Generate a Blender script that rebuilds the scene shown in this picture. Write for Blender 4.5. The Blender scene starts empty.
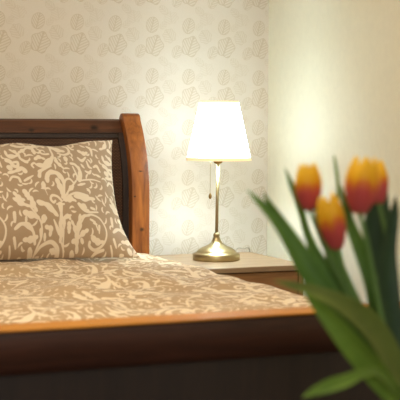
import bpy, bmesh, math, random
import numpy as np
from mathutils import Vector, Matrix
random.seed(7); rng = np.random.default_rng(7)
SC = bpy.context.scene; COL = SC.collection
SC.view_settings.view_transform = 'Standard'; SC.view_settings.look = 'None'
SC.view_settings.gamma = 1.0; SC.view_settings.use_curve_mapping = False
SC.view_settings.exposure = 0.3

# ---------------------------------------------------------------- helpers
def tag(o, label=None, cat=None, group=None, kind=None):
    if label: o['label'] = label
    if cat: o['category'] = cat
    if group: o['group'] = group
    if kind: o['kind'] = kind
    return o

def thing(name, loc, label, cat, group=None):
    o = bpy.data.objects.new(name, None); COL.objects.link(o)
    o.location = loc; o.empty_display_size = .05
    return tag(o, label, cat, group)

def root_of(o):
    p = Vector((0, 0, 0))
    while o: p += o.location; o = o.parent
    return p

def link(name, me, mat, parent=None, smooth=True, origin=None):
    """mesh given in world coordinates; becomes one object (child keeps its world place)"""
    off = root_of(parent) if parent else Vector((0, 0, 0))
    o = bpy.data.objects.new(name, me); COL.objects.link(o)
    if origin is not None: o.location = Vector(origin) - off
    sh = off + o.location
    me.transform(Matrix.Translation(-sh))
    if parent: o.parent = parent
    if mat: me.materials.append(mat)
    if smooth:
        for p in me.polygons: p.use_smooth = True
    return o

def from_bm(name, bm, mat, parent=None, smooth=False, bevel=0, seg=2, origin=None, auto=False):
    bmesh.ops.recalc_face_normals(bm, faces=bm.faces)
    me = bpy.data.meshes.new(name); bm.to_mesh(me); bm.free()
    o = link(name, me, mat, parent, smooth, origin)
    if bevel:
        b = o.modifiers.new('bevel', 'BEVEL'); b.width = bevel; b.segments = seg; b.limit_method = 'ANGLE'; b.angle_limit = math.radians(35)
    return o

def from_py(name, verts, faces, mat, parent=None, smooth=True, origin=None):
    me = bpy.data.meshes.new(name); me.from_pydata([tuple(v) for v in verts], [], [tuple(f) for f in faces]); me.update()
    return link(name, me, mat, parent, smooth, origin)

def add_box(bm, x0, x1, y0, y1, z0, z1):
    v = [bm.verts.new(p) for p in ((x0,y0,z0),(x1,y0,z0),(x1,y1,z0),(x0,y1,z0),(x0,y0,z1),(x1,y0,z1),(x1,y1,z1),(x0,y1,z1))]
    for f in ((0,3,2,1),(4,5,6,7),(0,1,5,4),(1,2,6,5),(2,3,7,6),(3,0,4,7)): bm.faces.new([v[i] for i in f])

def box(name, b, mat, parent=None, bevel=.003, origin=None):
    bm = bmesh.new(); add_box(bm, *b); return from_bm(name, bm, mat, parent, bevel=bevel, origin=origin)

def add_prism_x(bm, prof, x0, x1):
    """closed profile of (y,z) swept along x"""
    a = [bm.verts.new((x0, y, z)) for y, z in prof]; b = [bm.verts.new((x1, y, z)) for y, z in prof]
    n = len(prof)
    for i in range(n):
        j = (i+1) % n; bm.faces.new((a[i], a[j], b[j], b[i]))
    bm.faces.new(a); bm.faces.new(b[::-1])

def lathe(name, prof, cx, cy, mat, parent=None, n=64, shift=None, origin=None, cap=True):
    """profile of (r,z) about a vertical axis; shift(z) gives an x offset"""
    vs, fs = [], []
    for r, z in prof:
        dx = shift(z) if shift else 0
        for k in range(n):
            a = 2*math.pi*k/n; vs.append((cx+dx+r*math.cos(a), cy+r*math.sin(a), z))
    for i in range(len(prof)-1):
        for k in range(n):
            m = (k+1) % n; fs.append((i*n+k, i*n+m, (i+1)*n+m, (i+1)*n+k))
    if cap:
        fs.append(tuple(range(n))[::-1]); fs.append(tuple((len(prof)-1)*n+k for k in range(n)))
    o = from_py(name, vs, fs, mat, parent, True, origin)
    bm = bmesh.new(); bm.from_mesh(o.data); bmesh.ops.recalc_face_normals(bm, faces=bm.faces); bm.to_mesh(o.data); bm.free()
    return o

def sharp(o, deg=40):
    e = o.modifiers.new('edges', 'EDGE_SPLIT'); e.split_angle = math.radians(deg); return o

def catmull(pts, n):
    P = np.array(pts, float); P = np.vstack([2*P[0]-P[1], P, 2*P[-1]-P[-2]])
    out = []
    m = len(P)-3
    for q in np.linspace(0, m, n):
        i = min(int(q), m-1); t = q-i
        a, b, c, d = P[i], P[i+1], P[i+2], P[i+3]
        out.append(.5*(2*b+(c-a)*t+(2*a-5*b+4*c-d)*t*t+(3*b-a-3*c+d)*t**3))
    return np.array(out)

def tube(name, pts, rad, mat, parent=None, n=10, k=24, origin=None):
    P = catmull(pts, k) if len(pts) > 2 else np.array(pts, float)
    if np.isscalar(rad): R = np.full(len(P), rad)
    else: R = np.interp(np.linspace(0, 1, len(P)), np.linspace(0, 1, len(rad)), rad)
    vs, fs = [], []
    prev = None
    for i, p in enumerate(P):
        t = P[min(i+1, len(P)-1)]-P[max(i-1, 0)]; t /= np.linalg.norm(t)
        if prev is None:
            ref = np.array((0, 0, 1.)) if abs(t[2]) < .9 else np.array((1., 0, 0)); u = np.cross(t, ref)
        else: u = prev-t*(prev@t)
        u /= np.linalg.norm(u); prev = u; w = np.cross(t, u)
        for q in range(n):
            a = 2*math.pi*q/n; vs.append(p+R[i]*(math.cos(a)*u+math.sin(a)*w))
    for i in range(len(P)-1):
        for q in range(n):
            m = (q+1) % n; fs.append((i*n+q, i*n+m, (i+1)*n+m, (i+1)*n+q))
    fs.append(tuple(range(n))[::-1]); fs.append(tuple((len(P)-1)*n+q for q in range(n)))
    return from_py(name, vs, fs, mat, parent, True, origin)

def grid_faces(nu, nv, off=0):
    i = np.arange(nu-1)[:, None]; j = np.arange(nv-1)[None, :]
    a = (i*nv+j+off); return np.stack([a, a+nv, a+nv+1, a+1], -1).reshape(-1, 4)

# ---------------------------------------------------------------- node helpers
class NT:
    def __init__(s, name):
        s.m = bpy.data.materials.new(name); s.m.use_nodes = True; s.t = s.m.node_tree
        s.b = s.t.nodes['Principled BSDF']; s.out = s.t.nodes['Material Output']
    def n(s, kind, **kw):
        x = s.t.nodes.new(kind)
        for k, v in kw.items(): setattr(x, k, v)
        return x
    def put(s, sock, v):
        if hasattr(v, 'is_output'): s.t.links.new(v, sock)
        elif v is not None: sock.default_value = v
    def math(s, op, a, b=None, c=None):
        x = s.n('ShaderNodeMath', operation=op)
        for i, v in enumerate((a, b, c)): s.put(x.inputs[i], v)
        return x.outputs[0]
    def obj(s): return s.n('ShaderNodeTexCoord').outputs['Object']
    def mapping(s, vec, scale=(1,1,1), loc=(0,0,0), rot=(0,0,0)):
        x = s.n('ShaderNodeMapping'); s.put(x.inputs['Vector'], vec)
        x.inputs['Scale'].default_value = scale; x.inputs['Location'].default_value = loc; x.inputs['Rotation'].default_value = rot
        return x.outputs[0]
    def noise(s, vec, scale, detail=3, rough=.5, dist=0):
        x = s.n('ShaderNodeTexNoise'); s.put(x.inputs['Vector'], vec); x.inputs['Scale'].default_value = scale
        x.inputs['Detail'].default_value = detail; x.inputs['Roughness'].default_value = rough; x.inputs['Distortion'].default_value = dist
        return x.outputs['Fac']
    def ramp(s, fac, stops, interp='LINEAR'):
        x = s.n('ShaderNodeValToRGB'); s.put(x.inputs[0], fac); e = x.color_ramp.elements; x.color_ramp.interpolation = interp
        while len(e) < len(stops): e.new(.5)
        for q, (p, c) in zip(e, stops): q.position = p; q.color = (*c, 1)
        return x.outputs[0]
    def mix(s, f, a, b, mode='MIX'):
        x = s.n('ShaderNodeMix', data_type='RGBA', blend_type=mode)
        s.put(x.inputs['Factor'], f)
        s.put(x.inputs['A'], a if hasattr(a, 'is_output') else (*a, 1)); s.put(x.inputs['B'], b if hasattr(b, 'is_output') else (*b, 1))
        return x.outputs['Result']
    def attr(s, name): return s.n('ShaderNodeAttribute', attribute_name=name).outputs['Fac']
    def bump(s, h, strength=.3, dist=.002):
        x = s.n('ShaderNodeBump'); x.inputs['Strength'].default_value = strength; x.inputs['Distance'].default_value = dist
        s.put(x.inputs['Height'], h); s.put(s.b.inputs['Normal'], x.outputs[0])
    def base(s, c, rough=.6, metal=0, spec=.5):
        s.put(s.b.inputs['Base Color'], c if hasattr(c, 'is_output') else (*c, 1)); s.put(s.b.inputs['Roughness'], rough)
        s.b.inputs['Metallic'].default_value = metal; s.b.inputs['Specular IOR Level'].default_value = spec
        return s.m

def lin(r, g, b):
    f = lambda c: (c/255)/12.92 if c/255 <= .04045 else ((c/255+.055)/1.055)**2.4
    return (f(r), f(g), f(b))

def plain(name, c, rough=.6, metal=0, nscale=60, var=.06, bump=0, spec=.5):
    t = NT(name); f = t.noise(t.obj(), nscale, 4)
    col = t.ramp(f, [(.3, tuple(v*(1-var) for v in c)), (.7, tuple(min(1, v*(1+var)) for v in c))])
    if bump: t.bump(f, bump, .001)
    return t.base(col, rough, metal, spec)

def wood(name, dark, light, grain=(40, 40, 4), rough=.4, loc=(0,0,0), spots=(), spec=.5):
    t = NT(name); o = t.obj()
    a = t.noise(t.mapping(o, grain, loc), 1.0, 6, .6, .6)
    b = t.noise(t.mapping(o, tuple(g*5 for g in grain), loc), 1.0, 3, .6)
    h = t.math('ADD', t.math('MULTIPLY', a, .75), t.math('MULTIPLY', b, .25))
    col = t.ramp(h, [(.32, dark), (.5, tuple((x+y)/2 for x, y in zip(dark, light))), (.68, light)])
    for (x, y, z, rx, rz) in spots:                            # knots: a dark eye in a browner ring
        q = t.mapping(o, (1/rx, 1/.4, 1/rz), (-x/rx, -y/.4, -z/rz))
        ln = t.n('ShaderNodeVectorMath', operation='LENGTH'); t.put(ln.inputs[0], q)
        d = t.math('ADD', ln.outputs['Value'], t.math('MULTIPLY', t.math('SUBTRACT', b, .5), .9))
        col = t.mix(t.ramp(d, [(.35, (.92,)*3), (.62, (.45,)*3), (1.0, (0, 0, 0))]), col, tuple(c*.22 for c in dark))
    t.bump(h, .12, .001)
    return t.base(col, rough, 0, spec)

# ---------------------------------------------------------------- scroll ornament (signed distance on a repeating tile)
# strokes of the ornament (x right, y up, one unit = 1/102 of the repeat) with radii at start, middle, end
STROKES = [
 ([(9.1,109.4),(9.8,104.2),(6.5,99.6),(2,97.7)],(0.52,1.82,0.78)),
 ([(14.3,109.4),(15.6,104.2),(13.7,100.3)],(0.65,1.3,0.39)),
 ([(18.2,108.1),(21.5,103.5),(19.5,99.6),(23.4,97.7)],(1.56,2.08,0.52)),
 ([(11.7,97.7),(15,95.7),(19.5,95.1),(24.7,95.7)],(1.82,1.3,0.78)),
 ([(15.6,88.6),(19.5,90.5),(24.7,93.8)],(0.78,1.82,0.65)),
 ([(26.7,94.4),(29.3,94.4)],(2.08,2.34,2.08)),
 ([(31.2,100.9),(33.8,98.3),(31.2,95.7)],(0.78,2.08,0.78)),
 ([(28,95.1),(33.8,95.1),(39,97),(44.2,97.7)],(0.78,0.91,0.52)),
 ([(41.6,96.7),(42.9,96.1)],(1.3,1.56,1.3)),
 ([(29.9,92.5),(30.6,87.3)],(1.3,1.82,1.04)),
 ([(34.5,93.1),(37.1,90.5),(35.1,87.9),(32.5,88.6)],(0.65,1.04,0.65)),
 ([(44.9,87.3),(41.6,86.6),(37.7,87.3),(37.1,90.5),(40.3,91.2),(41.6,89.2)],(1.04,0.91,0.52)),
 ([(48.8,109.4),(50.1,101.6),(48.8,92.5),(48.8,86),(45.5,79.5),(39,73),(31.2,69.1)],(0.78,1.17,1.43)),
 ([(29.9,81.4),(33.8,83.4),(39,81.4)],(1.3,1.82,0.78)),
 ([(31.2,75.6),(37.7,74.9),(45.5,80.8),(48.1,84)],(1.56,3.12,1.04)),
 ([(30.6,64.5),(32.5,69.1),(37.7,71.7),(44.2,74.3)],(1.82,1.3,0.65)),
 ([(26.7,73),(25.4,75.6),(28,77.5),(29.9,75.6)],(0.78,1.04,0.65)),
 ([(50.7,83.4),(51.4,76.9)],(1.04,1.56,0.78)),
 ([(2.6,90.5),(3.9,85.3),(10.4,84.7),(14.3,86)],(0.78,2.08,0.78)),
 ([(7.8,91.8),(11.7,88.6),(15,86.6),(15.6,82.7),(19.5,79.5),(21.5,78.8)],(1.04,1.04,1.56)),
 ([(2,80.8),(5.2,79.5),(7.8,75.6),(11.7,74.9),(12.4,78.8),(8.5,78.8)],(2.08,1.56,1.04)),
 ([(2.6,74.3),(5.2,73)],(1.56,2.08,1.3)),
 ([(2,69.1),(9.1,70.4),(15.6,73),(18.2,69.7)],(1.04,1.82,1.82)),
 ([(2,61.9),(5.2,65.2),(10.4,63.9),(11.7,60)],(0.91,1.17,1.17)),
 ([(15.6,60.6),(19.5,62.6),(24.7,65.2)],(1.04,1.3,0.52)),
 ([(37.7,60),(38.4,65.2),(42.9,68.4),(48.1,67.1),(51.4,63.2)],(1.82,2.08,1.3)),
 ([(50,97.7),(56.5,93.8),(63,92.5)],(2.08,3.12,1.04)),
 ([(57.8,105.5),(59.1,100.9)],(1.3,1.56,0.52)),
 ([(55.2,89.2),(61.7,87.9),(68.2,91.2),(68.2,97.7),(65,99.6)],(0.78,1.3,0.78)),
 ([(74.1,105.5),(70.8,100.9),(72.1,95.7),(74.1,95.1)],(0.78,1.04,0.78)),
 ([(72.1,102.2),(76,102.9),(81.2,102.2)],(0.52,1.04,0.52)),
 ([(62.4,85.3),(61.7,82.1)],(0.78,2.08,1.56)),
 ([(50,80.1),(53.3,76.2),(56.5,73)],(1.3,1.82,0.52)),
 ([(66.3,78.8),(70.8,78.2),(74.7,73),(74.7,67.8),(71.5,61.9),(69.5,69.1),(67.6,75.6)],(1.3,1.56,0.78)),
 ([(71.5,61.9),(78.6,63.9),(87.7,65.2),(95.5,63.9)],(0.65,0.78,0.52)),
 ([(81.2,106.8),(87.7,104.2),(94.2,106.8)],(0.78,1.56,0.78)),
 ([(78.6,93.8),(83.8,91.2),(87.7,92.5)],(1.04,2.08,0.78)),
 ([(76,86),(79.9,83.4),(85.1,87.3)],(0.78,1.56,0.78)),
 ([(81.2,73),(85.1,71.7),(87.7,74.3)],(0.78,1.56,0.78)),
 ([(89,99),(92.9,96.4),(92.9,89.9)],(0.78,1.56,0.78)),
 ([(91.6,78.2),(95.5,79.5),(98.1,74.3)],(0.78,1.56,0.78)),
 ([(85.1,83.4),(86.4,78.2),(89,76.9)],(0.78,1.3,0.78)),
 ([(78,79.5),(80.6,76.2)],(0.65,1.3,0.65)),
 ([(92.9,70.4),(96.8,69.1)],(0.78,1.3,0.78)),
 ([(37.1,62),(40.3,67.2),(46.2,68.5),(51.4,65.3),(54,58.8),(52.7,51),(50.7,45.8)],(1.82,1.95,1.3)),
 ([(47.5,61.4),(49.4,55.5),(50.7,48.4)],(1.82,2.6,1.04)),
 ([(51.4,43.2),(57.2,51),(62.4,56.2),(67.6,61.4)],(0.78,0.91,0.78)),
 ([(58.5,52.3),(63.1,56.2)],(0.78,2.08,1.04)),
 ([(54,56.2),(56.6,61.4),(61.1,62.7),(65,58.8)],(0.65,1.04,0.78)),
 ([(52,43.2),(58.5,47.7),(66.3,49.7),(77.4,47.7)],(0.65,1.04,2.08)),
 ([(53.3,42.5),(58.5,45.1),(63.7,42.5)],(0.52,1.82,0.52)),
 ([(68.9,57.5),(77.4,60.1)],(0.65,1.3,0.65)),
 ([(68.9,62.7),(74.1,69.2),(74.1,75.7)],(0.78,2.08,1.3)),
 ([(49.4,42.5),(45.5,46.4),(40.3,47.1),(38.4,43.8),(41,41.2),(42.9,42.5)],(0.91,1.17,1.04)),
 ([(47.5,39.3),(47.8,32.8),(47.5,25.6)],(2.6,1.3,2.08)),
 ([(44.2,39.9),(51.4,39.9)],(0.78,1.04,0.78)),
 ([(26,39.9),(32.5,39.3),(39,34.1),(42.9,30.8)],(1.82,2.08,0.65)),
 ([(33.2,58.8),(32.8,54.2)],(0.78,2.08,1.82)),
 ([(30.2,52.9),(35.5,52.9)],(0.52,0.78,0.52)),
 ([(33.8,52.3),(35.8,47.1)],(0.39,0.39,0.26)),
 ([(66.3,40.6),(71.5,36.7),(76.7,35.4)],(1.04,1.82,0.78)),
 ([(52,28.9),(57.2,30.8)],(1.3,1.56,0.78)),
 ([(67.6,28.9),(71.5,30.8),(77.4,31.5)],(1.04,1.3,0.52)),
 ([(3.3,50),(6.5,45.5),(11.7,42.2)],(1.04,2.08,0.65)),
 ([(2,44.8),(7.8,40.3),(15.6,37)],(0.78,2.34,0.65)),
 ([(13,50.7),(15,46.8),(15.6,42.9)],(1.82,2.34,0.78)),
 ([(18.2,44.2),(19.5,39),(22.8,33.8)],(1.56,2.6,1.04)),
 ([(11.1,32.5),(16.9,30.5),(24.7,28.6)],(1.82,2.6,1.04)),
 ([(15.6,37.7),(22.1,31.2),(27.3,24.7),(28,15.6),(23.4,6.5),(21.5,0.6)],(0.78,0.91,0.78)),
 ([(28,25.3),(31.9,28.6)],(0.78,1.82,1.3)),
 ([(36.4,16.2),(37.1,20.8),(32.5,22.1)],(1.04,2.08,1.3)),
 ([(2,20.8),(7.8,24),(14.3,22.7),(19.5,18.2),(21.5,10.4)],(1.04,2.08,1.04)),
 ([(12.4,28.6),(12.4,25.3)],(1.04,1.3,0.78)),
 ([(1.6,32.5),(2,26)],(1.56,1.56,1.04)),
 ([(1.3,14.3),(3.3,7.8)],(1.3,1.3,0.78)),
 ([(10.4,13),(16.9,13),(23.4,14.9)],(1.04,2.34,1.04)),
 ([(16.9,6.5),(18.9,3.2)],(1.56,2.08,1.56)),
 ([(27.3,19.5),(27.3,13)],(1.82,1.3,0.65)),
 ([(31.2,16.9),(31.2,13)],(1.04,1.43,1.04)),
 ([(23.4,4.5),(28.6,9.1),(37.7,11.7),(44.2,7.8),(45.5,1.9)],(0.78,1.43,2.21)),
 ([(37.7,6.5),(42.9,5.2)],(0.78,1.82,1.04)),
 ([(24.7,40.9),(31.2,39.6),(39,36.4),(44.2,30.5)],(1.56,2.21,0.65)),
 ([(46.2,26),(47.5,18.2),(46.8,11.7)],(1.04,2.6,0.78)),
 ([(40.3,27.3),(43.6,20.8),(44.9,16.9)],(0.65,1.56,0.65)),
 ([(50.7,28.6),(50.1,20.8)],(0.78,1.56,0.78)),
 ([(46.8,13),(51.4,5.2)],(0.65,0.65,0.65)),
 ([(7.8,1.9),(10.4,1.9)],(1.3,1.3,1.04)),
 ([(23.4,1.9),(27.3,2.6)],(1.04,1.04,0.78)),
 ([(63,46.8),(73.4,46.1),(85.1,46.8)],(1.04,3.12,0.78)),
 ([(65.6,40.3),(69.5,36.4),(76,34.4),(87.7,35.7)],(0.78,1.04,0.65)),
 ([(66.9,39),(72.1,39.6),(74.7,37.7)],(1.04,1.56,0.65)),
 ([(79.9,38.3),(83.8,37.7)],(1.04,1.17,1.04)),
 ([(50,45.5),(56.5,48.7)],(0.65,1.3,0.65)),
 ([(52.6,42.9),(61.7,43.5)],(0.65,1.82,0.65)),
 ([(68.2,26),(72.1,30.5),(79.9,32.5),(89,30.5),(94.9,23.4),(94.9,15.6),(90.3,9.1),(82.5,5.8),(76.7,8.4),(76.7,11)],(0.78,0.91,1.3)),
 ([(79.9,14.3),(85.1,11.7),(91.6,11.7)],(2.08,2.6,0.78)),
 ([(78,28.6),(82.5,27.3)],(0.78,1.04,0.65)),
 ([(81.2,26),(85.1,25.3)],(0.65,1.04,0.65)),
 ([(87.7,24),(87.1,18.2)],(1.3,1.04,0.52)),
 ([(83.2,27.3),(85.8,20.8)],(0.52,0.78,0.52)),
 ([(57.8,26.6),(61.1,20.8),(62.4,14.3)],(0.65,1.82,0.78)),
 ([(66.9,31.2),(65.6,23.4),(63.7,14.3)],(1.04,2.6,0.78)),
 ([(74.7,20.1),(69.5,17.5),(64.3,13.6)],(1.04,2.08,0.65)),
 ([(59.1,11.7),(63,11.7),(64.3,5.2)],(1.3,2.08,1.3)),
 ([(68.2,13),(69.5,11)],(1.3,1.69,1.3)),
 ([(59.1,4.5),(61.7,0.6)],(1.56,1.82,1.3)),
 ([(50,28.6),(53.9,30.5),(56.5,27.9)],(1.04,1.56,1.04)),
 ([(55.2,24.7),(55.2,18.2)],(1.56,1.82,1.04)),
 ([(79.3,0.6),(83.8,3.9),(91.6,5.8)],(0.78,1.3,1.04)),
 ([(99.4,9.1),(101.4,1.3)],(0.78,1.04,0.78)),
 ([(50,19.5),(50,9.1),(52.6,0.6)],(0.65,0.78,0.65)),
]
TW, TH, UW, UH, RES = .338, .437, 102.0, 110.0, 4
def scroll_tile():
    nx, ny = int(UW*RES), int(UH*RES)
    out = np.full((nx, ny), 3.0)
    for P, (w0, w1, w2) in STROKES:
        C = catmull(P, 60) if len(P) > 2 else np.linspace(P[0], P[1], 40)
        for k, (x, y) in enumerate(C):
            q = k/(len(C)-1); r = np.interp(q, (0, .5, 1), (w0, w1, w2))*.98 + .05 + .35*math.sin(q*15)*(w1 > 1.7)
            m = int((r+3)*RES); ci, cj = int(x*RES), int(y*RES)
            I = np.arange(ci-m, ci+m+1); J = np.arange(cj-m, cj+m+1)
            d = np.hypot(((I+.5)/RES-x)[:, None], ((J+.5)/RES-y)[None, :])-r
            ix = np.ix_(I % nx, J % ny); out[ix] = np.minimum(out[ix], d)
    rr = np.random.default_rng(4)
    for _ in range(900):                                       # small curled sprigs in the bare places
        x, y = rr.uniform(0, UW), rr.uniform(0, UH)
        if out[int(x*RES) % nx, int(y*RES) % ny] < 2.4: continue
        a = rr.uniform(0, 6.28); bend = rr.choice((-1, 1))*rr.uniform(.1, .35); L = rr.uniform(5, 8)
        x -= L*.5*math.cos(a); y -= L*.5*math.sin(a)
        for k in range(24):
            q = k/23; a += bend*.35; x += L/24*math.cos(a); y += L/24*math.sin(a); r = .30+.60*math.sin(math.pi*min(1, q+.05))
            m = int((r+3)*RES); ci, cj = int(x*RES), int(y*RES); I = np.arange(ci-m, ci+m+1); J = np.arange(cj-m, cj+m+1)
            d = np.hypot(((I+.5)/RES-x)[:, None], ((J+.5)/RES-y)[None, :])-r
            ix = np.ix_(I % nx, J % ny); out[ix] = np.minimum(out[ix], d)
    return out
TILE = scroll_tile()
def scroll_at(u, v):
    """repeat of the ornament over a cloth measured in metres; >.5 = inside a scroll"""
    nx, ny = TILE.shape
    x = (np.asarray(u)/TW % 1)*nx-.5; y = (np.asarray(v)/TH % 1)*ny-.5
    i = np.floor(x).astype(int); j = np.floor(y).astype(int); fx = x-i; fy = y-j
    g = lambda a, c: TILE[a % nx, c % ny]
    s = g(i,j)*(1-fx)*(1-fy)+g(i+1,j)*fx*(1-fy)+g(i,j+1)*(1-fx)*fy+g(i+1,j+1)*fx*fy
    return np.clip(.5-s/4, 0, 1)
def set_attr(o, name, vals):
    a = o.data.attributes.new(name, 'FLOAT', 'POINT'); a.data.foreach_set('value', np.asarray(vals, np.float32).ravel())

def damask(name, ground, motif, soft=.06):
    t = NT(name); f = t.ramp(t.attr('ornament'), [(.5-soft, (0, 0, 0)), (.5+soft, (1, 1, 1))])
    w = t.noise(t.obj(), 900, 2); g = t.mix(w, tuple(c*.92 for c in ground), tuple(c*1.08 for c in ground))
    m = t.mix(w, tuple(c*.96 for c in motif), tuple(min(1, c*1.03) for c in motif))
    col = t.mix(f, g, m); t.bump(w, .15, .0006)
    t.b.inputs['Sheen Weight'].default_value = .15
    return t.base(col, .8, 0, .25)

# ---------------------------------------------------------------- materials
def wallpaper():
    t = NT('leaf_wallpaper'); sep = t.n('ShaderNodeSeparateXYZ'); t.put(sep.inputs[0], t.obj())
    X, Z = sep.outputs[0], sep.outputs[2]
    CW, CH = .14, .182
    def leaf(cx, cz, ang, rx, rz, lobes, depth, ribs):
        dx = t.math('WRAP', t.math('SUBTRACT', X, cx), CW/2, -CW/2); dz = t.math('WRAP', t.math('SUBTRACT', Z, cz), CH/2, -CH/2)
        c, s = math.cos(ang), math.sin(ang)
        p = t.math('DIVIDE', t.math('ADD', t.math('MULTIPLY', dx, c), t.math('MULTIPLY', dz, s)), rx)
        q = t.math('DIVIDE', t.math('SUBTRACT', t.math('MULTIPLY', dz, c), t.math('MULTIPLY', dx, s)), rz)
        r = t.math('SQRT', t.math('ADD', t.math('MULTIPLY', p, p), t.math('MULTIPLY', q, q)))
        a = t.math('ARCTAN2', p, q)
        lob = t.math('COSINE', t.math('MULTIPLY', a, lobes))
        R = t.math('ADD', 1-depth, t.math('MULTIPLY', lob, depth))
        d = t.math('SUBTRACT', R, r)                                   # >0 inside
        inside = t.math('GREATER_THAN', d, 0.0)
        outline = t.math('MULTIPLY', inside, t.math('LESS_THAN', d, .07))
        ap = t.math('ABSOLUTE', p)
        rib = t.math('GREATER_THAN', t.math('SINE', t.math('MULTIPLY', t.math('SUBTRACT', q, t.math('MULTIPLY', ap, .9)), ribs)), .55)
        mid = t.math('LESS_THAN', ap, .07)
        line = t.math('MAXIMUM', t.math('MAXIMUM', rib, mid), outline)
        return t.math('ADD', t.math('MULTIPLY', inside, .08), t.math('MULTIPLY', t.math('MULTIPLY', inside, line), .66))
    L = [leaf(.030, .040, -.35, .037, .040, 5, .085, 20), leaf(.022, .112, -.25, .025, .030, 1, .04, 17), leaf(.088, .076, .6, .027, .027, 7, .07, 16),
         leaf(.116, .018, -.5, .020, .026, 1, .06, 14), leaf(.094, .140, .2, .030, .024, 7, .10, 16), leaf(.066, .166, .9, .015, .022, 1, .05, 12), leaf(.064, .112, -.8, .012, .018, 1, .05, 11)]
    w = [1, 1, .55, .85, .35, .5, .45]
    m = None
    for l, k in zip(L, w):
        l = t.math('MULTIPLY', l, k); m = l if m is None else t.math('MAXIMUM', m, l)
    speck = t.noise(t.obj(), 260, 3, .7)
    basec = t.mix(speck, WALL_A, WALL_B)
    gold = t.math('MULTIPLY', m, t.math('ADD', .35, t.math('MULTIPLY', speck, .7)))
    col = t.mix(gold, basec, LEAF_C)
    t.bump(m, .15, .0006)
    return t.base(col, .75, 0, .3)

WALL_A, WALL_B, LEAF_C = lin(211, 201, 184), lin(220, 211, 196), lin(182, 164, 130)
M = {}
M['paper'] = wallpaper()
M['cream'] = plain('cream_wall_paint', lin(228, 222, 196), .8, 0, 40, .02, .1)
M['ceiling'] = plain('ceiling_paint', lin(236, 228, 212), .9, 0, 30, .02)
M['floor'] = wood('floor_boards', lin(52, 34, 22), lin(86, 58, 38), (3, 40, 40), .45)
PKNOT = [(1.584-.748, 4.185-3.2, .677, .011, .010), (1.582-.748, 4.20-3.2, .875, .011, .004), (1.558-.748, 4.19-3.2, .79, .006, .004)]
RKNOT = [(1.224-.748, 4.26-3.2, 1.013, .014, .010), (1.447-.748, 4.26-3.2, 1.022, .020, .012), (.95-.748, 4.26-3.2, 1.02, .012, .006)]
M['post'] = wood('honey_pine', lin(100, 50, 18), lin(180, 108, 48), (34, 34, 3.2), .36, (.3, .1, .27), PKNOT)
M['rail'] = wood('dark_pine', lin(56, 31, 18), lin(100, 58, 32), (3.2, 34, 34), .42, (.15, .4, .6), RKNOT)
M['foot'] = wood('footboard_shaded_pine', lin(56, 32, 24), lin(86, 50, 36), (3.0, 30, 30), .5, (.2, .4, .1))  # wood darkened so the shade on the footboard face is in the colour
M['cap'] = wood('footboard_lit_pine', lin(150, 92, 22), lin(200, 134, 40), (3.0, 30, 30), .5, (.1, .4, .1), (), .3)  # same footboard wood, lamplight on the top edge painted as lighter honey
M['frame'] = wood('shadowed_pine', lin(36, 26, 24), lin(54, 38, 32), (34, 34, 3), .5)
M['stand_top'] = wood('beech_veneer', lin(140, 112, 82), lin(168, 140, 106), (3, 28, 28), .4)
M['stand_body'] = wood('oiled_oak', lin(134, 90, 48), lin(178, 128, 76), (3, 30, 30), .45)
M['damask'] = damask('scroll_cotton', lin(174, 150, 122), lin(232, 217, 194))
M['spread'] = damask('scroll_cotton_spread', lin(186, 156, 118), lin(236, 216, 184), .10)
M['brass'] = plain('brushed_brass', lin(176, 158, 116), .38, 1.0, 300, .05)
M['brass_dark'] = plain('antique_brass', lin(150, 120, 70), .33, 1.0, 300, .06)
M['cord'] = plain('lamp_cord', lin(190, 180, 160), .5)
def weave():
    t = NT('woven_cane'); sep = t.n('ShaderNodeSeparateXYZ'); t.put(sep.inputs[0], t.obj()); X, Z = sep.outputs[0], sep.outputs[2]
    cx = t.math('SINE', t.math('MULTIPLY', X, 2*math.pi/.012)); row = t.math('SINE', t.math('MULTIPLY', Z, 2*math.pi/.010))
    h = t.math('MULTIPLY', t.math('ABSOLUTE', row), t.math('ADD', .75, t.math('MULTIPLY', t.math('MULTIPLY', cx, t.math('SIGN', row)), .25)))
    n = t.noise(t.mapping(t.obj(), (12, 12, 160)), 1, 4)
    c = t.mix(n, lin(66, 42, 28), lin(126, 88, 60)); c = t.mix(t.math('MULTIPLY', h, 1.0), tuple(v for v in lin(34, 20, 13)), c)
    t.bump(h, .6, .002); return t.base(c, .6, 0, .3)
M['weave'] = weave()
def shade_mat(name, col, e, tr=.12):
    t = NT(name); f = t.noise(t.mapping(t.obj(), (900, 900, 900)), 1, 2)
    c = t.mix(f, tuple(v*.97 for v in col), col)
    em = t.n('ShaderNodeEmission'); t.put(em.inputs['Color'], c); em.inputs['Strength'].default_value = e
    tl = t.n('ShaderNodeBsdfTranslucent'); t.put(tl.inputs['Color'], c)
    df = t.n('ShaderNodeBsdfDiffuse'); t.put(df.inputs['Color'], c)
    mx = t.n('ShaderNodeMixShader'); mx.inputs[0].default_value = tr; t.put(mx.inputs[1], df.outputs[0]); t.put(mx.inputs[2], tl.outputs[0])
    ad = t.n('ShaderNodeAddShader'); t.put(ad.inputs[0], mx.outputs[0]); t.put(ad.inputs[1], em.outputs[0]); t.put(t.out.inputs['Surface'], ad.outputs[0])
    return t.m
SHADE_E, BULB_E, AMB_W, FILL_W = 5.0, 170.0, 37.0, 42.0
M['shade'] = shade_mat('lit_shade_linen', (.84, .95, 1.0), SHADE_E)
M['trim'] = shade_mat('shade_binding', lin(242, 224, 180), .42, .04)
M['bulb'] = shade_mat('lit_bulb_glass', (.84, .95, 1), BULB_E)
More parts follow.
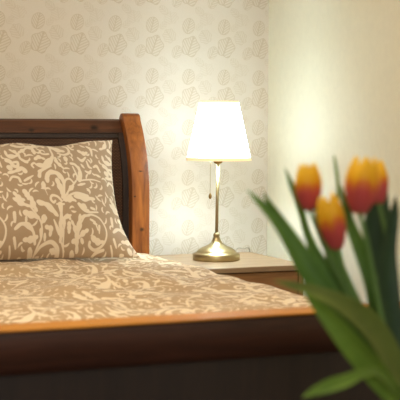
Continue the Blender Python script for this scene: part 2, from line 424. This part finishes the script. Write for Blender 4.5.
def leafmat(name, a, b, tr=.32):
    t = NT(name); n = t.noise(t.mapping(t.obj(), (60, 60, 60)), 1, 3); s = t.attr('across')
    v = t.math('ABSOLUTE', t.math('SINE', t.math('MULTIPLY', s, 22)))
    c = t.mix(n, a, b); c = t.mix(t.math('MULTIPLY', v, .25), c, tuple(x*.7 for x in a)); t.bump(v, .15, .001)
    t.base(c, .5, 0, .25)
    tl = t.n('ShaderNodeBsdfTranslucent'); t.put(tl.inputs['Color'], t.mix(.5, c, (.55, .75, .12)))
    mx = t.n('ShaderNodeMixShader'); mx.inputs[0].default_value = tr; t.put(mx.inputs[1], t.b.outputs[0]); t.put(mx.inputs[2], tl.outputs[0]); t.put(t.out.inputs['Surface'], mx.outputs[0])
    return t.m
M['leaf'] = leafmat('tulip_leaf', lin(70, 108, 44), lin(106, 142, 62))
M['leaf_shaded'] = leafmat('tulip_leaf_shaded', lin(38, 58, 38), lin(56, 80, 48), .1)  # leaf green darkened, shade at the bouquet's right put into the colour
M['leaf_light'] = leafmat('tulip_leaf_fresh', lin(104, 138, 52), lin(138, 164, 72), .3)
M['leaf_olive'] = leafmat('tulip_leaf_olive', lin(92, 106, 46), lin(120, 130, 60), .15)
M['stem'] = leafmat('tulip_stem', lin(84, 118, 58), lin(112, 142, 78), .1)
def petal():
    t = NT('tulip_petal'); h = t.attr('along'); n = t.noise(t.mapping(t.obj(), (120, 120, 14)), 1, 3)
    e = t.attr('across'); k = t.math('ADD', t.math('ADD', h, t.math('MULTIPLY', t.math('SUBTRACT', n, .5), .16)), t.math('MULTIPLY', t.math('MULTIPLY', e, e), .12))
    c = t.ramp(k, [(0, lin(160, 130, 70)), (.08, lin(206, 92, 92)), (.40, lin(222, 96, 88)), (.53, lin(238, 136, 50)), (.64, lin(252, 198, 34)), (1, lin(254, 216, 56))])
    t.base(c, .5, 0, .35)
    tl = t.n('ShaderNodeBsdfTranslucent'); t.put(tl.inputs['Color'], c)
    mx = t.n('ShaderNodeMixShader'); mx.inputs[0].default_value = .38; t.put(mx.inputs[1], t.b.outputs[0]); t.put(mx.inputs[2], tl.outputs[0]); t.put(t.out.inputs['Surface'], mx.outputs[0])
    return t.m
M['petal'] = petal()
M['glaze'] = plain('white_glaze', lin(225, 222, 214), .2)
M['table'] = wood('table_walnut', lin(70, 42, 26), lin(104, 66, 42), (30, 4, 30), .4)

# ---------------------------------------------------------------- the room
WX0, WX1, WY0, WY1, WZ = -2.6, 2.162, -2.6, 4.41, 2.5
def slab(name, b, mat): return tag(box(name, b, mat, None, 0), kind='structure')
slab('floor', (WX0-.1, WX1+.1, WY0-.1, WY1+.1, -.1, 0), M['floor'])
slab('ceiling', (WX0-.1, WX1+.1, WY0-.1, WY1+.1, WZ, WZ+.1), M['ceiling'])
slab('wall_back', (WX0-.1, WX1+.1, WY1, WY1+.1, 0, WZ), M['paper'])
slab('wall_right', (WX1, WX1+.1, WY0, WY1, 0, WZ), M['cream'])
slab('wall_left', (WX0-.1, WX0, WY0, WY1, 0, WZ), M['cream'])
slab('wall_front', (WX0-.1, WX1+.1, WY0-.1, WY0, 0, WZ), M['cream'])
tag(box('baseboard_back', (WX0, WX1, WY1-.012, WY1, 0, .08), M['ceiling'], None, .002), kind='structure')
tag(box('baseboard_right', (WX1-.012, WX1, WY0, WY1-.012, 0, .08), M['ceiling'], None, .002), kind='structure')

# ---------------------------------------------------------------- the bed
BX0, BX1 = -.116, 1.612
bed = thing('bed', (.748, 3.2, 0), 'wooden sleigh bed with curved honey-coloured posts and a dark woven headboard', 'bed')
def sleigh(z):                                                     # how far the front face leans back at height z
    q = max(0, z-.78)/.29
    return .105*q**2.2
def post_profile(y0, th, zt, sgn=1, lean=sleigh):
    zs = np.concatenate([np.linspace(0, .78, 8), np.linspace(.82, zt-.02, 16)])
    fr = [(y0+sgn*lean(z), z) for z in zs]
    bk = [(y0+sgn*(lean(z)*.85+th), z) for z in zs]
    fy, by = fr[-1][0], bk[-1][0]
    mid = (fy+by)/2; rad = abs(by-fy)/2
    top = [(mid-sgn*rad*math.cos(a), zt-.02+.024*math.sin(a)) for a in np.linspace(.15, math.pi-.15, 9)]
    return fr+top+bk[::-1]
PY = 4.195
head = None
for x0, x1 in ((BX1-.064, BX1), (BX0, BX0+.064)):
    bm = bmesh.new(); add_prism_x(bm, post_profile(PY, .062, 1.068), x0, x1)
    from_bm('headboard_post', bm, M['post'], bed, smooth=True, bevel=.006, seg=3)['label'] = 'curved honey-coloured headboard post'
IX0, IX1 = BX0+.064, BX1-.064
bm = bmesh.new()
zs = np.linspace(1.004, 1.045, 6)
prof = [(PY+.032+sleigh(z), z) for z in zs]+[(PY+.042+sleigh(1.052), 1.052), (PY+.052+sleigh(1.05), 1.05)]+[(PY+.058+sleigh(z)*.9, z) for z in zs[::-1]]
add_prism_x(bm, prof, IX0, IX1); from_bm('headboard_rail', bm, M['rail'], bed, bevel=.003)['label'] = 'dark knotty headboard top rail'
bm = bmesh.new(); zs = np.linspace(.40, 1.006, 40)
add_prism_x(bm, [(PY+.042+sleigh(z), z) for z in zs]+[(PY+.052+sleigh(z)*.9, z) for z in zs[::-1]], IX0, IX1)
from_bm('headboard_panel', bm, M['weave'], bed)['label'] = 'dark woven cane headboard panel'
for x0, x1 in ((IX1-.020, IX1), (IX0, IX0+.020)):
    bm = bmesh.new(); zs = np.linspace(.40, 1.004, 30)
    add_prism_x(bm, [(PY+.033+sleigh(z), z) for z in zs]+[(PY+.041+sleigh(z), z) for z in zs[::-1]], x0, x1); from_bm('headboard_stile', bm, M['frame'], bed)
bm = bmesh.new(); zs = np.linspace(.988, 1.003, 4)
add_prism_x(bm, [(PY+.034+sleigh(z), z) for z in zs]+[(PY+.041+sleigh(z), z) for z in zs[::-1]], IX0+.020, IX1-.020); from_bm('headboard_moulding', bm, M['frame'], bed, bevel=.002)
# footboard: a thick rolled rail that curls under towards the room
RY0, RY1, RZ = 2.134, 2.205, .698
prof = [(RY1, RZ-.004), (RY0+.004, RZ-.004), (RY0+.001, RZ-.007), (RY0+.001, RZ-.03), (RY0+.006, RZ-.045), (RY0+.015, RZ-.062), (RY0+.026, RZ-.076), (RY0+.038, RZ-.084), (RY0+.052, RZ-.086), (RY1, RZ-.086)]
bm = bmesh.new(); add_prism_x(bm, prof, BX0, BX1); from_bm('footboard_rail', bm, M['foot'], bed, smooth=True, bevel=.002)['label'] = 'rolled face of the footboard, its shade painted in dark wood'
box('footboard_lit_top', (BX0, BX1, RY0-.002, RY1, RZ-.004, RZ), M['cap'], bed, .0015)['label'] = 'top edge of the footboard, its lamplight painted honey-coloured'  # thin added strip whose light colour stands for the lit edge
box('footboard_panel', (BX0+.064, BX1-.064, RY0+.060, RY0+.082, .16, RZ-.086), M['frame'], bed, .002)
for x0, x1 in ((BX1-.064, BX1), (BX0, BX0+.064)):
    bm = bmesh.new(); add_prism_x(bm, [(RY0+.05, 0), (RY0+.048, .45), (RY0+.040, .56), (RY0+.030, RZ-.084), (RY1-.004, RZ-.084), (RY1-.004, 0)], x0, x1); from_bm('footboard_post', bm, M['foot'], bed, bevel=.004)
for x0, x1 in ((BX1-.035, BX1-.008), (BX0+.008, BX0+.035)):
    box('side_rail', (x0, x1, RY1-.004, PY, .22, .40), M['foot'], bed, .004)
box('mattress_base', (BX0+.04, BX1-.04, RY1+.004, PY-.008, 0.24, .549), plain('base_ticking', lin(200, 190, 170), .9), bed, .02)

# bedspread: a thick quilted cover, wrinkled, folded down over the sides
def bedspread():
    x0, x1, y0, y1 = BX0-.004, 1.618, RY1+.010, PY-.006
    R, Z0 = .045, .600
    flat = np.linspace(x0+R, x1-R, 270)
    arc = np.linspace(0, math.pi/2, 9)
    drop = np.linspace(.02, .13, 10)
    # path across the bed: left drop, left arc, top, right arc, right drop -> (x, z, nx, nz, s)
    P = [(x0, Z0-R-d, -1, 0) for d in drop[::-1]]+[(x0+R-R*math.cos(a), Z0-R+R*math.sin(a), -math.cos(a), math.sin(a)) for a in arc]
    P += [(x, Z0, 0, 1) for x in flat[1:-1]]
    P += [(x1-R+R*math.sin(a), Z0-R+R*math.cos(a), math.sin(a), math.cos(a)) for a in arc]+[(x1, Z0-R-d, 1, 0) for d in drop]
    P = np.array(P); s = np.concatenate([[0], np.cumsum(np.hypot(np.diff(P[:, 0]), np.diff(P[:, 1])))])
    ys = np.linspace(y0, y1, 330)
    S, Y = np.meshgrid(s, ys, indexing='ij')
    h = np.zeros_like(S); r = np.random.default_rng(3)
    for k in range(46):                                            # soft creases running mostly across the bed
        a = r.normal(0, .5); f = r.uniform(8, 46); ph = r.uniform(0, 6.28)
        h += (.0045/(1+f/14))*np.sin(f*(Y*math.cos(a)+S*math.sin(a))+ph+1.6*np.sin(3.1*S+ph)+1.2*np.sin(4.7*Y+2*ph))
    h += .010*np.exp(-((Y-4.1)/.10)**2)*np.sin(9*S+.5)*.4
    e = np.minimum(1, np.minimum(Y-y0, y1-Y)/.05); h *= (.4+.6*e)*(1-.75*np.clip((P[:,0][:,None]-1.48)/.10, 0, 1))
    h -= .03*(1-e)**2                                              # tucked ends
    Xg = P[:, 0][:, None]+P[:, 2][:, None]*h; Zg = P[:, 1][:, None]+P[:, 3][:, None]*h
    Zg = Zg+0.010*np.clip((4.2-Y)/2, 0, 1)*0
    nu, nv = S.shape
    top = np.stack([Xg, Y, Zg], -1).reshape(-1, 3)
    thick = .05                                                    # padding underneath
    bot = np.stack([P[:, 0][:, None]-P[:, 2][:, None]*.014+0*Y, Y, np.where(P[:, 3][:, None] > .02, P[:, 1][:, None]-thick*P[:, 3][:, None], P[:, 1][:, None])+0*Y], -1).reshape(-1, 3)
    F1 = grid_faces(nu, nv); F2 = grid_faces(nu, nv, nu*nv)[:, ::-1]
    rim = []
    N = nu*nv
    for j in range(nv-1): rim += [(j, j+1, N+j+1, N+j), ((nu-1)*nv+j+1, (nu-1)*nv+j, N+(nu-1)*nv+j, N+(nu-1)*nv+j+1)]
    for i in range(nu-1): rim += [((i+1)*nv, i*nv, N+i*nv, N+(i+1)*nv), (i*nv+nv-1, (i+1)*nv+nv-1, N+(i+1)*nv+nv-1, N+i*nv+nv-1)]
    o = from_py('bedspread', np.vstack([top, bot]), list(map(tuple, F1))+list(map(tuple, F2))+rim, M['spread'], None, True, (.748, 3.2, .5))
    bm = bmesh.new(); bm.from_mesh(o.data); bmesh.ops.recalc_face_normals(bm, faces=bm.faces); bm.to_mesh(o.data); bm.free()
    v = scroll_at(S*1.0+.05, Y*1.0); set_attr(o, 'ornament', np.concatenate([v.ravel(), v.ravel()]))
    return o
tag(bedspread(), 'beige bedspread with cream scroll pattern spread over the bed', 'bedspread')

# pillow propped against the headboard
def pillow():
    W, H, T = .72, .424, .105
    n, m = 380, 260
    u = np.sin(np.linspace(-1, 1, n)*math.pi/2)*.35+np.linspace(-1, 1, n)*.65; v = np.sin(np.linspace(-1, 1, m)*math.pi/2)*.35+np.linspace(-1, 1, m)*.65
    U, V = np.meshgrid(u, v, indexing='ij')
    px = U*W/2*(1-.066*(1-V**2)*np.abs(U)**1.0)+U**3*.032*np.clip(-V, 0, 1)**3; pz = V*H/2*(1-.05*(1-U**2)*np.abs(V)**3)
    pz = pz-.015*(1-U**4)*(V > 0)*V**2+.006*np.sin(U*9+1)*(V**3)*(V > 0)
    prof = np.clip(1-np.abs(U)**2.2, 0, 1)**.78*np.clip(1-np.abs(V)**2.3, 0, 1)**.6
    r = np.random.default_rng(5); wr = np.zeros_like(U)
    for k in range(26):
        a = r.uniform(0, 3.14); f = r.uniform(14, 46); ph = r.uniform(0, 6.28)
        wr += .0016/(1+f/40)*np.sin(f*(px*math.cos(a)+pz*math.sin(a))+ph+1.3*np.sin(8*px+ph))
    edge = np.clip(np.maximum(np.abs(U), np.abs(V)), 0, 1)
    gather = .0022*np.sin(70*pz)*np.clip((np.abs(U)-.72)/.28, 0, 1)*(1-edge**12)+.0018*np.sin(60*px)*np.clip((np.abs(V)-.72)/.28, 0, 1)*(1-edge**12)
    d = T*prof+(wr+gather)*np.clip(prof*2.5, 0, 1)
    bx, by, bz = 1.108, 3.985, .604                                # middle of the lower edge
    tl = math.atan2(.185, .375); c, s = math.cos(tl), math.sin(tl)
    def place(sgn):
        h = pz+H/2; nrm = sgn*d
        # the lower edge turns outward a little where it rests on the cover
        return np.stack([bx+px, by+h*s-nrm*c, bz+h*c+nrm*s*(1 if sgn > 0 else .6)], -1).reshape(-1, 3)
    A, B = place(1), place(-.35)
    o = from_py('pillow', np.vstack([A, B]), list(map(tuple, grid_faces(n, m)))+list(map(tuple, grid_faces(n, m, n*m)[:, ::-1])), M['damask'], None, True, (bx, by, bz))
    val = scroll_at(px+.042, (pz/H+.5)*TH).ravel(); set_attr(o, 'ornament', np.concatenate([val, val]))
    bm = bmesh.new(); bm.from_mesh(o.data); bmesh.ops.remove_doubles(bm, verts=bm.verts, dist=.00005); bmesh.ops.recalc_face_normals(bm, faces=bm.faces); bm.to_mesh(o.data); bm.free()
    for p in o.data.polygons: p.use_smooth = True
    return o
tag(pillow(), 'plump beige pillow with cream scrolls propped against the headboard', 'pillow')

# ---------------------------------------------------------------- nightstand
NX0, NX1, NY0, NY1, NZ = 1.655, 2.045, 3.855, 4.318, .574
ns = thing('nightstand', ((NX0+NX1)/2, (NY0+NY1)/2, 0), 'light wooden nightstand between the bed and the right wall', 'nightstand')
box('nightstand_top', (NX0, NX1, NY0, NY1, NZ-.018, NZ), M['stand_top'], ns, .003)
bx0, bx1, by0, by1 = NX0+.012, NX1-.012, NY0+.012, NY1-.006
for x0, x1 in ((bx0, bx0+.018), (bx1-.018, bx1)): box('side_panel', (x0, x1, by0, by1, .12, NZ-.018), M['stand_body'], ns, .002)
box('back_panel', (bx0+.018, bx1-.018, by1-.008, by1, .14, NZ-.02), M['stand_body'], ns, 0)
box('shelf', (bx0+.018, bx1-.018, by0+.01, by1-.008, .14, .158), M['stand_body'], ns, .001)
for z0, z1 in ((.375, NZ-.021), (.165, .365)):
    dr = box('drawer', (bx0+.021, bx1-.021, by0+.001, by0+.36, z0, z1), M['stand_body'], ns, .003)
    zc, xc = (z0+z1)/2, (bx0+bx1)/2
    kb = lathe('knob', [(.004, 0), (.004, .010), (.010, .014), (.012, .020), (.009, .026), (.001, .028)], 0, 0, M['brass_dark'], dr, 20)
    kb.data.transform(Matrix.Translation(-(Vector((0, 0, 0))-root_of(dr)))); kb.data.transform(Matrix.Rotation(math.radians(90), 4, 'X'))
    kb.data.transform(Matrix.Translation(Vector((xc, by0+.002, zc))-root_of(dr)))
for x in (bx0, bx1-.035):
    for y in (by0, by1-.035):
        bm = bmesh.new(); add_box(bm, x, x+.035, y, y+.035, 0, .12); from_bm('leg', bm, M['stand_body'], ns, bevel=.003)

# ---------------------------------------------------------------- table lamp
LX, LY, LZ = 1.819, 4.10, NZ+.0005
lamp = thing('table_lamp', (LX, LY, LZ), 'lit table lamp with white tapered shade and slim brass stand on the nightstand', 'lamp')
tilt = lambda z: .0075*(z-LZ-.06)/.48
sharp(lathe('lamp_base', [(.0795, LZ), (.0805, LZ+.002), (.0805, LZ+.018), (.078, LZ+.0215), (.073, LZ+.0245), (.069, LZ+.0265), (.067, LZ+.0295), (.060, LZ+.036), (.050, LZ+.042), (.038, LZ+.047), (.028, LZ+.052), (.020, LZ+.059), (.0145, LZ+.068), (.0115, LZ+.077)], LX, LY, M['brass'], lamp, 96), 50)
lathe('stem_joint', [(.007, LZ+.075), (.0105, LZ+.079), (.0115, LZ+.084), (.0105, LZ+.089), (.006, LZ+.093)], LX, LY, M['brass'], lamp, 32, tilt)
lathe('lamp_stem', [(.0055, LZ+.090), (.0055, LZ+.2), (.0055, LZ+.33)], LX, LY, M['brass'], lamp, 32, tilt)
lathe('socket', [(.0055, LZ+.326), (.014, LZ+.330), (.016, LZ+.336), (.016, LZ+.338), (.013, LZ+.340), (.013, LZ+.385), (.011, LZ+.388)], LX, LY, M['brass_dark'], lamp, 32, tilt)
bl = lathe('bulb', [(.011, LZ+.388), (.013, LZ+.40), (.022, LZ+.42), (.028, LZ+.44), (.027, LZ+.455), (.018, LZ+.470), (.004, LZ+.477)], LX, LY, M['bulb'], lamp, 32, tilt)
ST, SB, RT, RB = 1.1145, .9135, .0660, .1105
sx = .0070
def shade_part(name, z0, z1, extra, th, mat):
    rr = lambda z: RB+(RT-RB)*(z-SB)/(ST-SB)+extra
    zs = np.linspace(z0, z1, 6)
    return lathe(name, [(rr(z), z) for z in zs]+[(rr(z)-th, z) for z in zs[::-1]]+[(rr(z0), z0)], LX+sx, LY, mat, lamp, 96, None, None, False)
sh = shade_part('lamp_shade', SB+.010, ST-.005, 0, .0012, M['shade']); sh['label'] = 'white glowing tapered fabric shade'
shade_part('shade_trim', SB, SB+.0105, .0008, .003, M['trim'])['label'] = 'cream binding around the lower rim'
shade_part('shade_trim', ST-.0055, ST, .0008, .003, M['trim'])['label'] = 'cream binding around the upper rim'
for k in range(3):
    a = .5+k*2*math.pi/3
    tube('shade_bracket', [(LX+sx+.010*math.cos(a), LY+.010*math.sin(a), LZ+.392), (LX+sx+.05*math.cos(a), LY+.05*math.sin(a), LZ+.41), (LX+sx+.0795*math.cos(a), LY+.0795*math.sin(a), 1.075)], .0012, M['brass'], lamp, 6, 12)
ch = tube('pull_chain', [(LX-.014+.004, LY-.004, LZ+.336), (LX-.024, LY-.006, LZ+.334), (LX-.0265, LY-.006, LZ+.31), (LX-.0268, LY-.006, LZ+.225)], .0009, M['brass'], lamp, 6, 30)
lathe('chain_bead', [(.0008, LZ+.229), (.003, LZ+.226), (.0055, LZ+.220), (.0055, LZ+.215), (.0035, LZ+.210), (.0008, LZ+.208)], LX-.0268, LY-.006, M['brass_dark'], ch, 20)
tube('cord', [(LX+.07, LY+.03, LZ+.004), (1.91, 4.16, LZ+.003), (1.955, 4.235, LZ+.006), (1.985, 4.285, LZ+.016), (2.02, 4.305, LZ+.012), (2.056, 4.335, LZ+.004), (2.075, 4.36, LZ-.1), (2.08, 4.38, .25)], .0025, M['cord'], lamp, 8, 60)
LEAVES={
 'far_left':([(0.801,1.699,0.951,0.0009),(0.811,1.683,0.936,0.0043),(0.824,1.665,0.916,0.0077),(0.840,1.646,0.886,0.0112),(0.858,1.624,0.845,0.0153),(0.888,1.608,0.794,0.0167),(0.935,1.583,0.721,0.0139),(0.987,1.567,0.647,0.0070)],0.35),
 'far_left_in':([(0.835,1.717,0.945,0.0009),(0.841,1.708,0.931,0.0038),(0.852,1.691,0.905,0.0072),(0.869,1.665,0.866,0.0114),(0.896,1.638,0.811,0.0142),(0.938,1.605,0.736,0.0127),(0.991,1.576,0.646,0.0056)],-0.30),
 'by_left_bloom':([(0.874,1.725,0.981,0.0007),(0.876,1.712,0.961,0.0035),(0.883,1.695,0.927,0.0058),(0.888,1.680,0.888,0.0065),(0.898,1.662,0.851,0.0086),(0.920,1.638,0.796,0.0114),(0.953,1.608,0.727,0.0099),(0.999,1.583,0.642,0.0057)],0.30),
 'pale_tip':([(0.969,1.750,0.998,0.0008),(0.969,1.744,0.983,0.0023),(0.969,1.736,0.954,0.0024),(0.964,1.725,0.910,0.0037),(0.948,1.707,0.860,0.0103),(0.950,1.680,0.804,0.0117),(0.969,1.634,0.722,0.0101),(1.007,1.591,0.640,0.0057)],0.00),
 'mid':([(0.934,1.664,0.957,0.0007),(0.935,1.657,0.937,0.0043),(0.940,1.648,0.906,0.0074),(0.946,1.632,0.873,0.0093),(0.954,1.615,0.831,0.0106),(0.970,1.605,0.777,0.0128),(0.982,1.584,0.715,0.0113),(0.997,1.573,0.645,0.0056)],-0.35),
 'mid_left':([(0.910,1.701,0.941,0.0009),(0.912,1.693,0.918,0.0051),(0.919,1.683,0.885,0.0087),(0.925,1.666,0.847,0.0115),(0.938,1.653,0.805,0.0137),(0.961,1.616,0.732,0.0128),(1.000,1.583,0.640,0.0057)],0.20),
 'right_dark':([(1.032,1.711,0.978,0.0009),(1.026,1.707,0.954,0.0090),(1.016,1.697,0.916,0.0179),(1.010,1.686,0.860,0.0222),(1.009,1.665,0.788,0.0250),(1.008,1.639,0.719,0.0189),(1.015,1.598,0.635,0.0072)],-0.20),
 'right_edge':([(0.985,1.598,0.946,0.0008),(0.982,1.598,0.919,0.0070),(0.971,1.594,0.870,0.0126),(0.966,1.587,0.814,0.0168),(0.972,1.580,0.745,0.0154),(0.993,1.564,0.644,0.0070)],0.50),
 'olive':([(0.772,1.552,0.839,0.0008),(0.794,1.548,0.833,0.0046),(0.823,1.540,0.824,0.0080),(0.861,1.533,0.807,0.0120),(0.906,1.534,0.775,0.0175),(0.945,1.535,0.723,0.0164),(0.985,1.546,0.648,0.0069)],0.50),
 'bright':([(0.798,1.518,0.829,0.0010),(0.813,1.516,0.813,0.0065),(0.837,1.510,0.787,0.0118),(0.865,1.506,0.754,0.0158),(0.902,1.510,0.717,0.0173),(0.944,1.522,0.673,0.0122),(0.978,1.538,0.645,0.0055)],-0.35),
 'droop':([(0.767,1.458,0.703,0.0008),(0.783,1.457,0.709,0.0057),(0.805,1.453,0.716,0.0089),(0.831,1.458,0.720,0.0083),(0.856,1.465,0.725,0.0064),(0.889,1.483,0.722,0.0059),(0.930,1.507,0.694,0.0067),(0.980,1.548,0.648,0.0055)],0.25),
}
STEMS={
 'left':[(0.872,1.645,0.926),(0.879,1.641,0.908),(0.891,1.634,0.874),(0.915,1.620,0.817),(0.948,1.600,0.736),(0.996,1.573,0.638)],
 'middle':[(0.888,1.592,0.875),(0.895,1.587,0.848),(0.909,1.584,0.814),(0.936,1.574,0.748),(0.987,1.556,0.641)],
 'right':[(0.907,1.565,0.928),(0.915,1.559,0.889),(0.928,1.561,0.840),(0.946,1.559,0.763),(0.989,1.555,0.641)],
 'back':[(0.999,1.667,0.931),(1.009,1.660,0.877),(1.007,1.645,0.806),(1.006,1.618,0.722),(1.007,1.579,0.634)],
}
BLOOMS={
 'left':((0.872,1.645,0.923),(0.871,1.650,0.992),0.0190),
 'middle':((0.889,1.591,0.873),(0.872,1.593,0.952),0.0193),
 'right':((0.906,1.565,0.923),(0.917,1.566,1.004),0.0232),
 'back':((0.999,1.667,0.928),(1.002,1.681,0.994),0.0161),
}

# ---------------------------------------------------------------- tulips in a vase, close to the camera
VX, VY, VZ = 1.000, 1.561, .430
tb = thing('side_table', (VX, VY, 0), 'small round side table below the tulips, in front of the bed', 'table')
lathe('tabletop', [(.20, VZ-.024), (.21, VZ-.020), (.21, VZ-.005), (.205, VZ-.0005)], VX, VY, M['table'], tb, 64)
for k in range(3):
    a = .4+k*2*math.pi/3
    tube('leg', [(VX+.12*math.cos(a), VY+.12*math.sin(a), VZ-.022), (VX+.18*math.cos(a), VY+.18*math.sin(a), .003)], [.016, .011], M['table'], tb, 12)
vs_ = lathe('vase', [(.045, VZ), (.060, VZ+.01), (.072, VZ+.06), (.068, VZ+.11), (.054, VZ+.16), (.052, VZ+.19), (.058, VZ+.203), (.055, VZ+.203), (.048, VZ+.188), (.050, VZ+.16), (.064, VZ+.11), (.067, VZ+.06), (.055, VZ+.016), (.001, VZ+.012)], VX, VY, M['glaze'], None, 64, None, (VX, VY, VZ))
tag(vs_, 'white glazed vase holding the tulips', 'vase')

def blade(name, pts, roll, mat, parent):
    P = np.array(pts); C = catmull(P, 40); w = np.maximum(C[:, 3], .0004); C = C[:, :3]
    view = np.array((.394, .919, -.06))
    m = 9; vs, S, A = [], [], []
    for i in range(len(C)):
        t = C[min(i+1, len(C)-1)]-C[max(i-1, 0)]; t /= np.linalg.norm(t)
        side = np.cross(t, -view); side /= np.linalg.norm(side); nrm = np.cross(side, t); nrm /= np.linalg.norm(nrm)
        if nrm @ view > 0: nrm = -nrm
        c, s = math.cos(roll), math.sin(roll)
        sd = side*c+nrm*s; nn = nrm*c-side*s
        for j in range(m):
            q = -1+2*j/(m-1)
            vs.append(C[i]+sd*w[i]*q/abs(c)*.97+nn*(w[i]*.42*(q*q-.4)+.0012*math.sin(i*.5+q*2)*abs(q))); S.append(q); A.append(i/(len(C)-1))
    o = from_py(name, vs, [tuple(f) for f in grid_faces(len(C), m)], mat, parent, True)
    set_attr(o, 'across', S); set_attr(o, 'along', A)
    sd = o.modifiers.new('thick', 'SOLIDIFY'); sd.thickness = .0011; sd.offset = 0
    ss = o.modifiers.new('smooth', 'SUBSURF'); ss.levels = 1; ss.render_levels = 1
    return o

def bloom(base, tip, rad, parent, open_=0.0, spin=0.0, splay=None):
    base = np.array(base); tip = np.array(tip); ax = tip-base; H = np.linalg.norm(ax); ax /= H
    ref = np.array((.92, -.39, 0)); e1 = ref-ax*(ref@ax); e1 /= np.linalg.norm(e1); e2 = np.cross(ax, e1)
    for k in range(6):
        inner = k % 2; a0 = spin+k*math.pi/3; out = 0 if inner else 1
        sp = (splay or {}).get(k, 0)
        n, m = 18, 11; vs, S, A = [], [], []
        for i in range(n):
            q = i/(n-1)
            r = rad*(.18+.82*math.sin(math.pi*min(1, q*1.02+.02)**.72)**.75) if q < .55 else None
            r0 = rad*(1.0-.0*q)
            prof = math.sin(math.pi*(.07+.80*q))**.70
            r = rad*(prof*(.90 if inner else 1.0)+(open_+sp)*q*q)
            half = .70*math.sqrt(max(0, math.sin(math.pi*(.16+.84*q)**1.15)))*(1 if q < .98 else .35)+.02
            if q < .5: half = max(half, .60)
            lng = (.97 if inner else 1.0)-.03*((k*37) % 5)/5
            for j in range(m):
                s = -1+2*j/(m-1); a = a0+s*half*1.05
                hh = H*lng*q-H*.05*s*s*q*q
                rr = r*(1-.05*s*s)+.0006*(1-s*s)
                vs.append(base+ax*hh+rr*(math.cos(a)*e1+math.sin(a)*e2)); S.append(s); A.append(q)
        o = from_py('petal', vs, [tuple(f) for f in grid_faces(n, m)], M['petal'], parent, True)
        set_attr(o, 'across', S); set_attr(o, 'along', A)
        so = o.modifiers.new('thick', 'SOLIDIFY'); so.thickness = .0009; so.offset = 0
        ss = o.modifiers.new('smooth', 'SUBSURF'); ss.levels = 1; ss.render_levels = 1

G = 'red and yellow tulips in the vase'
spec = {
 'left': ('red tulip with yellow tips, leftmost bloom of the bouquet', (0, .2, None), [('far_left', 'leaf'), ('far_left_in', 'leaf'), ('by_left_bloom', 'leaf')]),
 'middle': ('small yellow and pink tulip bud leaning left between the two larger blooms', (.0, .9, {1: .22}), [('pale_tip', 'leaf_light'), ('mid_left', 'leaf'), ('bright', 'leaf_light')]),
 'right': ('large red tulip with bright yellow top at the right, largest of the blooms', (.06, .5, None), [('mid', 'leaf'), ('olive', 'leaf_olive'), ('droop', 'leaf_light')]),
 'back': ('tulip half hidden behind the large right-hand bloom', (0, 1.1, None), [('right_dark', 'leaf_shaded'), ('right_edge', 'leaf_shaded')]),
}
for k, (lab, (op, spin, spl), lv) in spec.items():
    st = STEMS[k]; end = Vector((VX+(st[-1][0]-VX)*.4, VY+(st[-1][1]-VY)*.4, VZ+.04))
    tu = thing('tulip', end, lab, 'tulip', G)
    tube('stem', st+[tuple(end)], [.0032, .0036, .0042, .0045], M['stem'], tu, 10, 40)
    b, t_, r_ = BLOOMS[k]; bloom(b, t_, r_, tu, op, spin, spl)
    for nm, mt in lv:
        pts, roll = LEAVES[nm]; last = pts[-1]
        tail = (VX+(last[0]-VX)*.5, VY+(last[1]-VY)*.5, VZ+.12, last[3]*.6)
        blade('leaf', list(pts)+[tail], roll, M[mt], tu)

# ---------------------------------------------------------------- light
def add_light(name, kind, loc, energy, col, **kw):
    d = bpy.data.lights.new(name, kind); d.energy = energy; d.color = col
    for k, v in kw.items(): setattr(d, k, v)
    o = bpy.data.objects.new(name, d); COL.objects.link(o); o.location = loc; return o
ol = add_light('overhead_fill', 'AREA', (.5, 2.2, 2.45), AMB_W, (1.0, .86, .69), size=1.5)  # added overhead fill for ambient light, not a known fixture
fl = add_light('front_fill', 'AREA', (-.6, -2.3, 1.7), FILL_W, (.97, 1.0, .98), shape='RECTANGLE', size=1.6, size_y=1.3)  # added frontal fill behind the camera, no actual window there
fl.rotation_euler = (math.radians(84), 0, math.radians(-16))
w = bpy.data.worlds.new('World'); SC.world = w; w.use_nodes = True
w.node_tree.nodes['Background'].inputs[0].default_value = (.8, .8, .85, 1); w.node_tree.nodes['Background'].inputs[1].default_value = .02

# ---------------------------------------------------------------- camera
F, YAW, PITCH, ROLL = 1320.0, math.radians(23.2), math.atan(80/1320), math.radians(.3)
cd = bpy.data.cameras.new('Camera'); cam = bpy.data.objects.new('Camera', cd); COL.objects.link(cam)
cd.sensor_width = 36; cd.lens = 36*F/400; cd.clip_start = .05; cam.location = (0, 0, 1.05)
f = Vector((math.sin(YAW)*math.cos(PITCH), math.cos(YAW)*math.cos(PITCH), -math.sin(PITCH)))
r = Vector((math.cos(YAW), -math.sin(YAW), 0)); u = r.cross(f)
r, u = r*math.cos(ROLL)+u*math.sin(ROLL), u*math.cos(ROLL)-r*math.sin(ROLL)
cam.rotation_euler = Matrix((r, u, -f)).transposed().to_euler()
cd.dof.use_dof = True; cd.dof.focus_distance = 4.42; cd.dof.aperture_fstop = 119e-3/.0165
SC.camera = cam
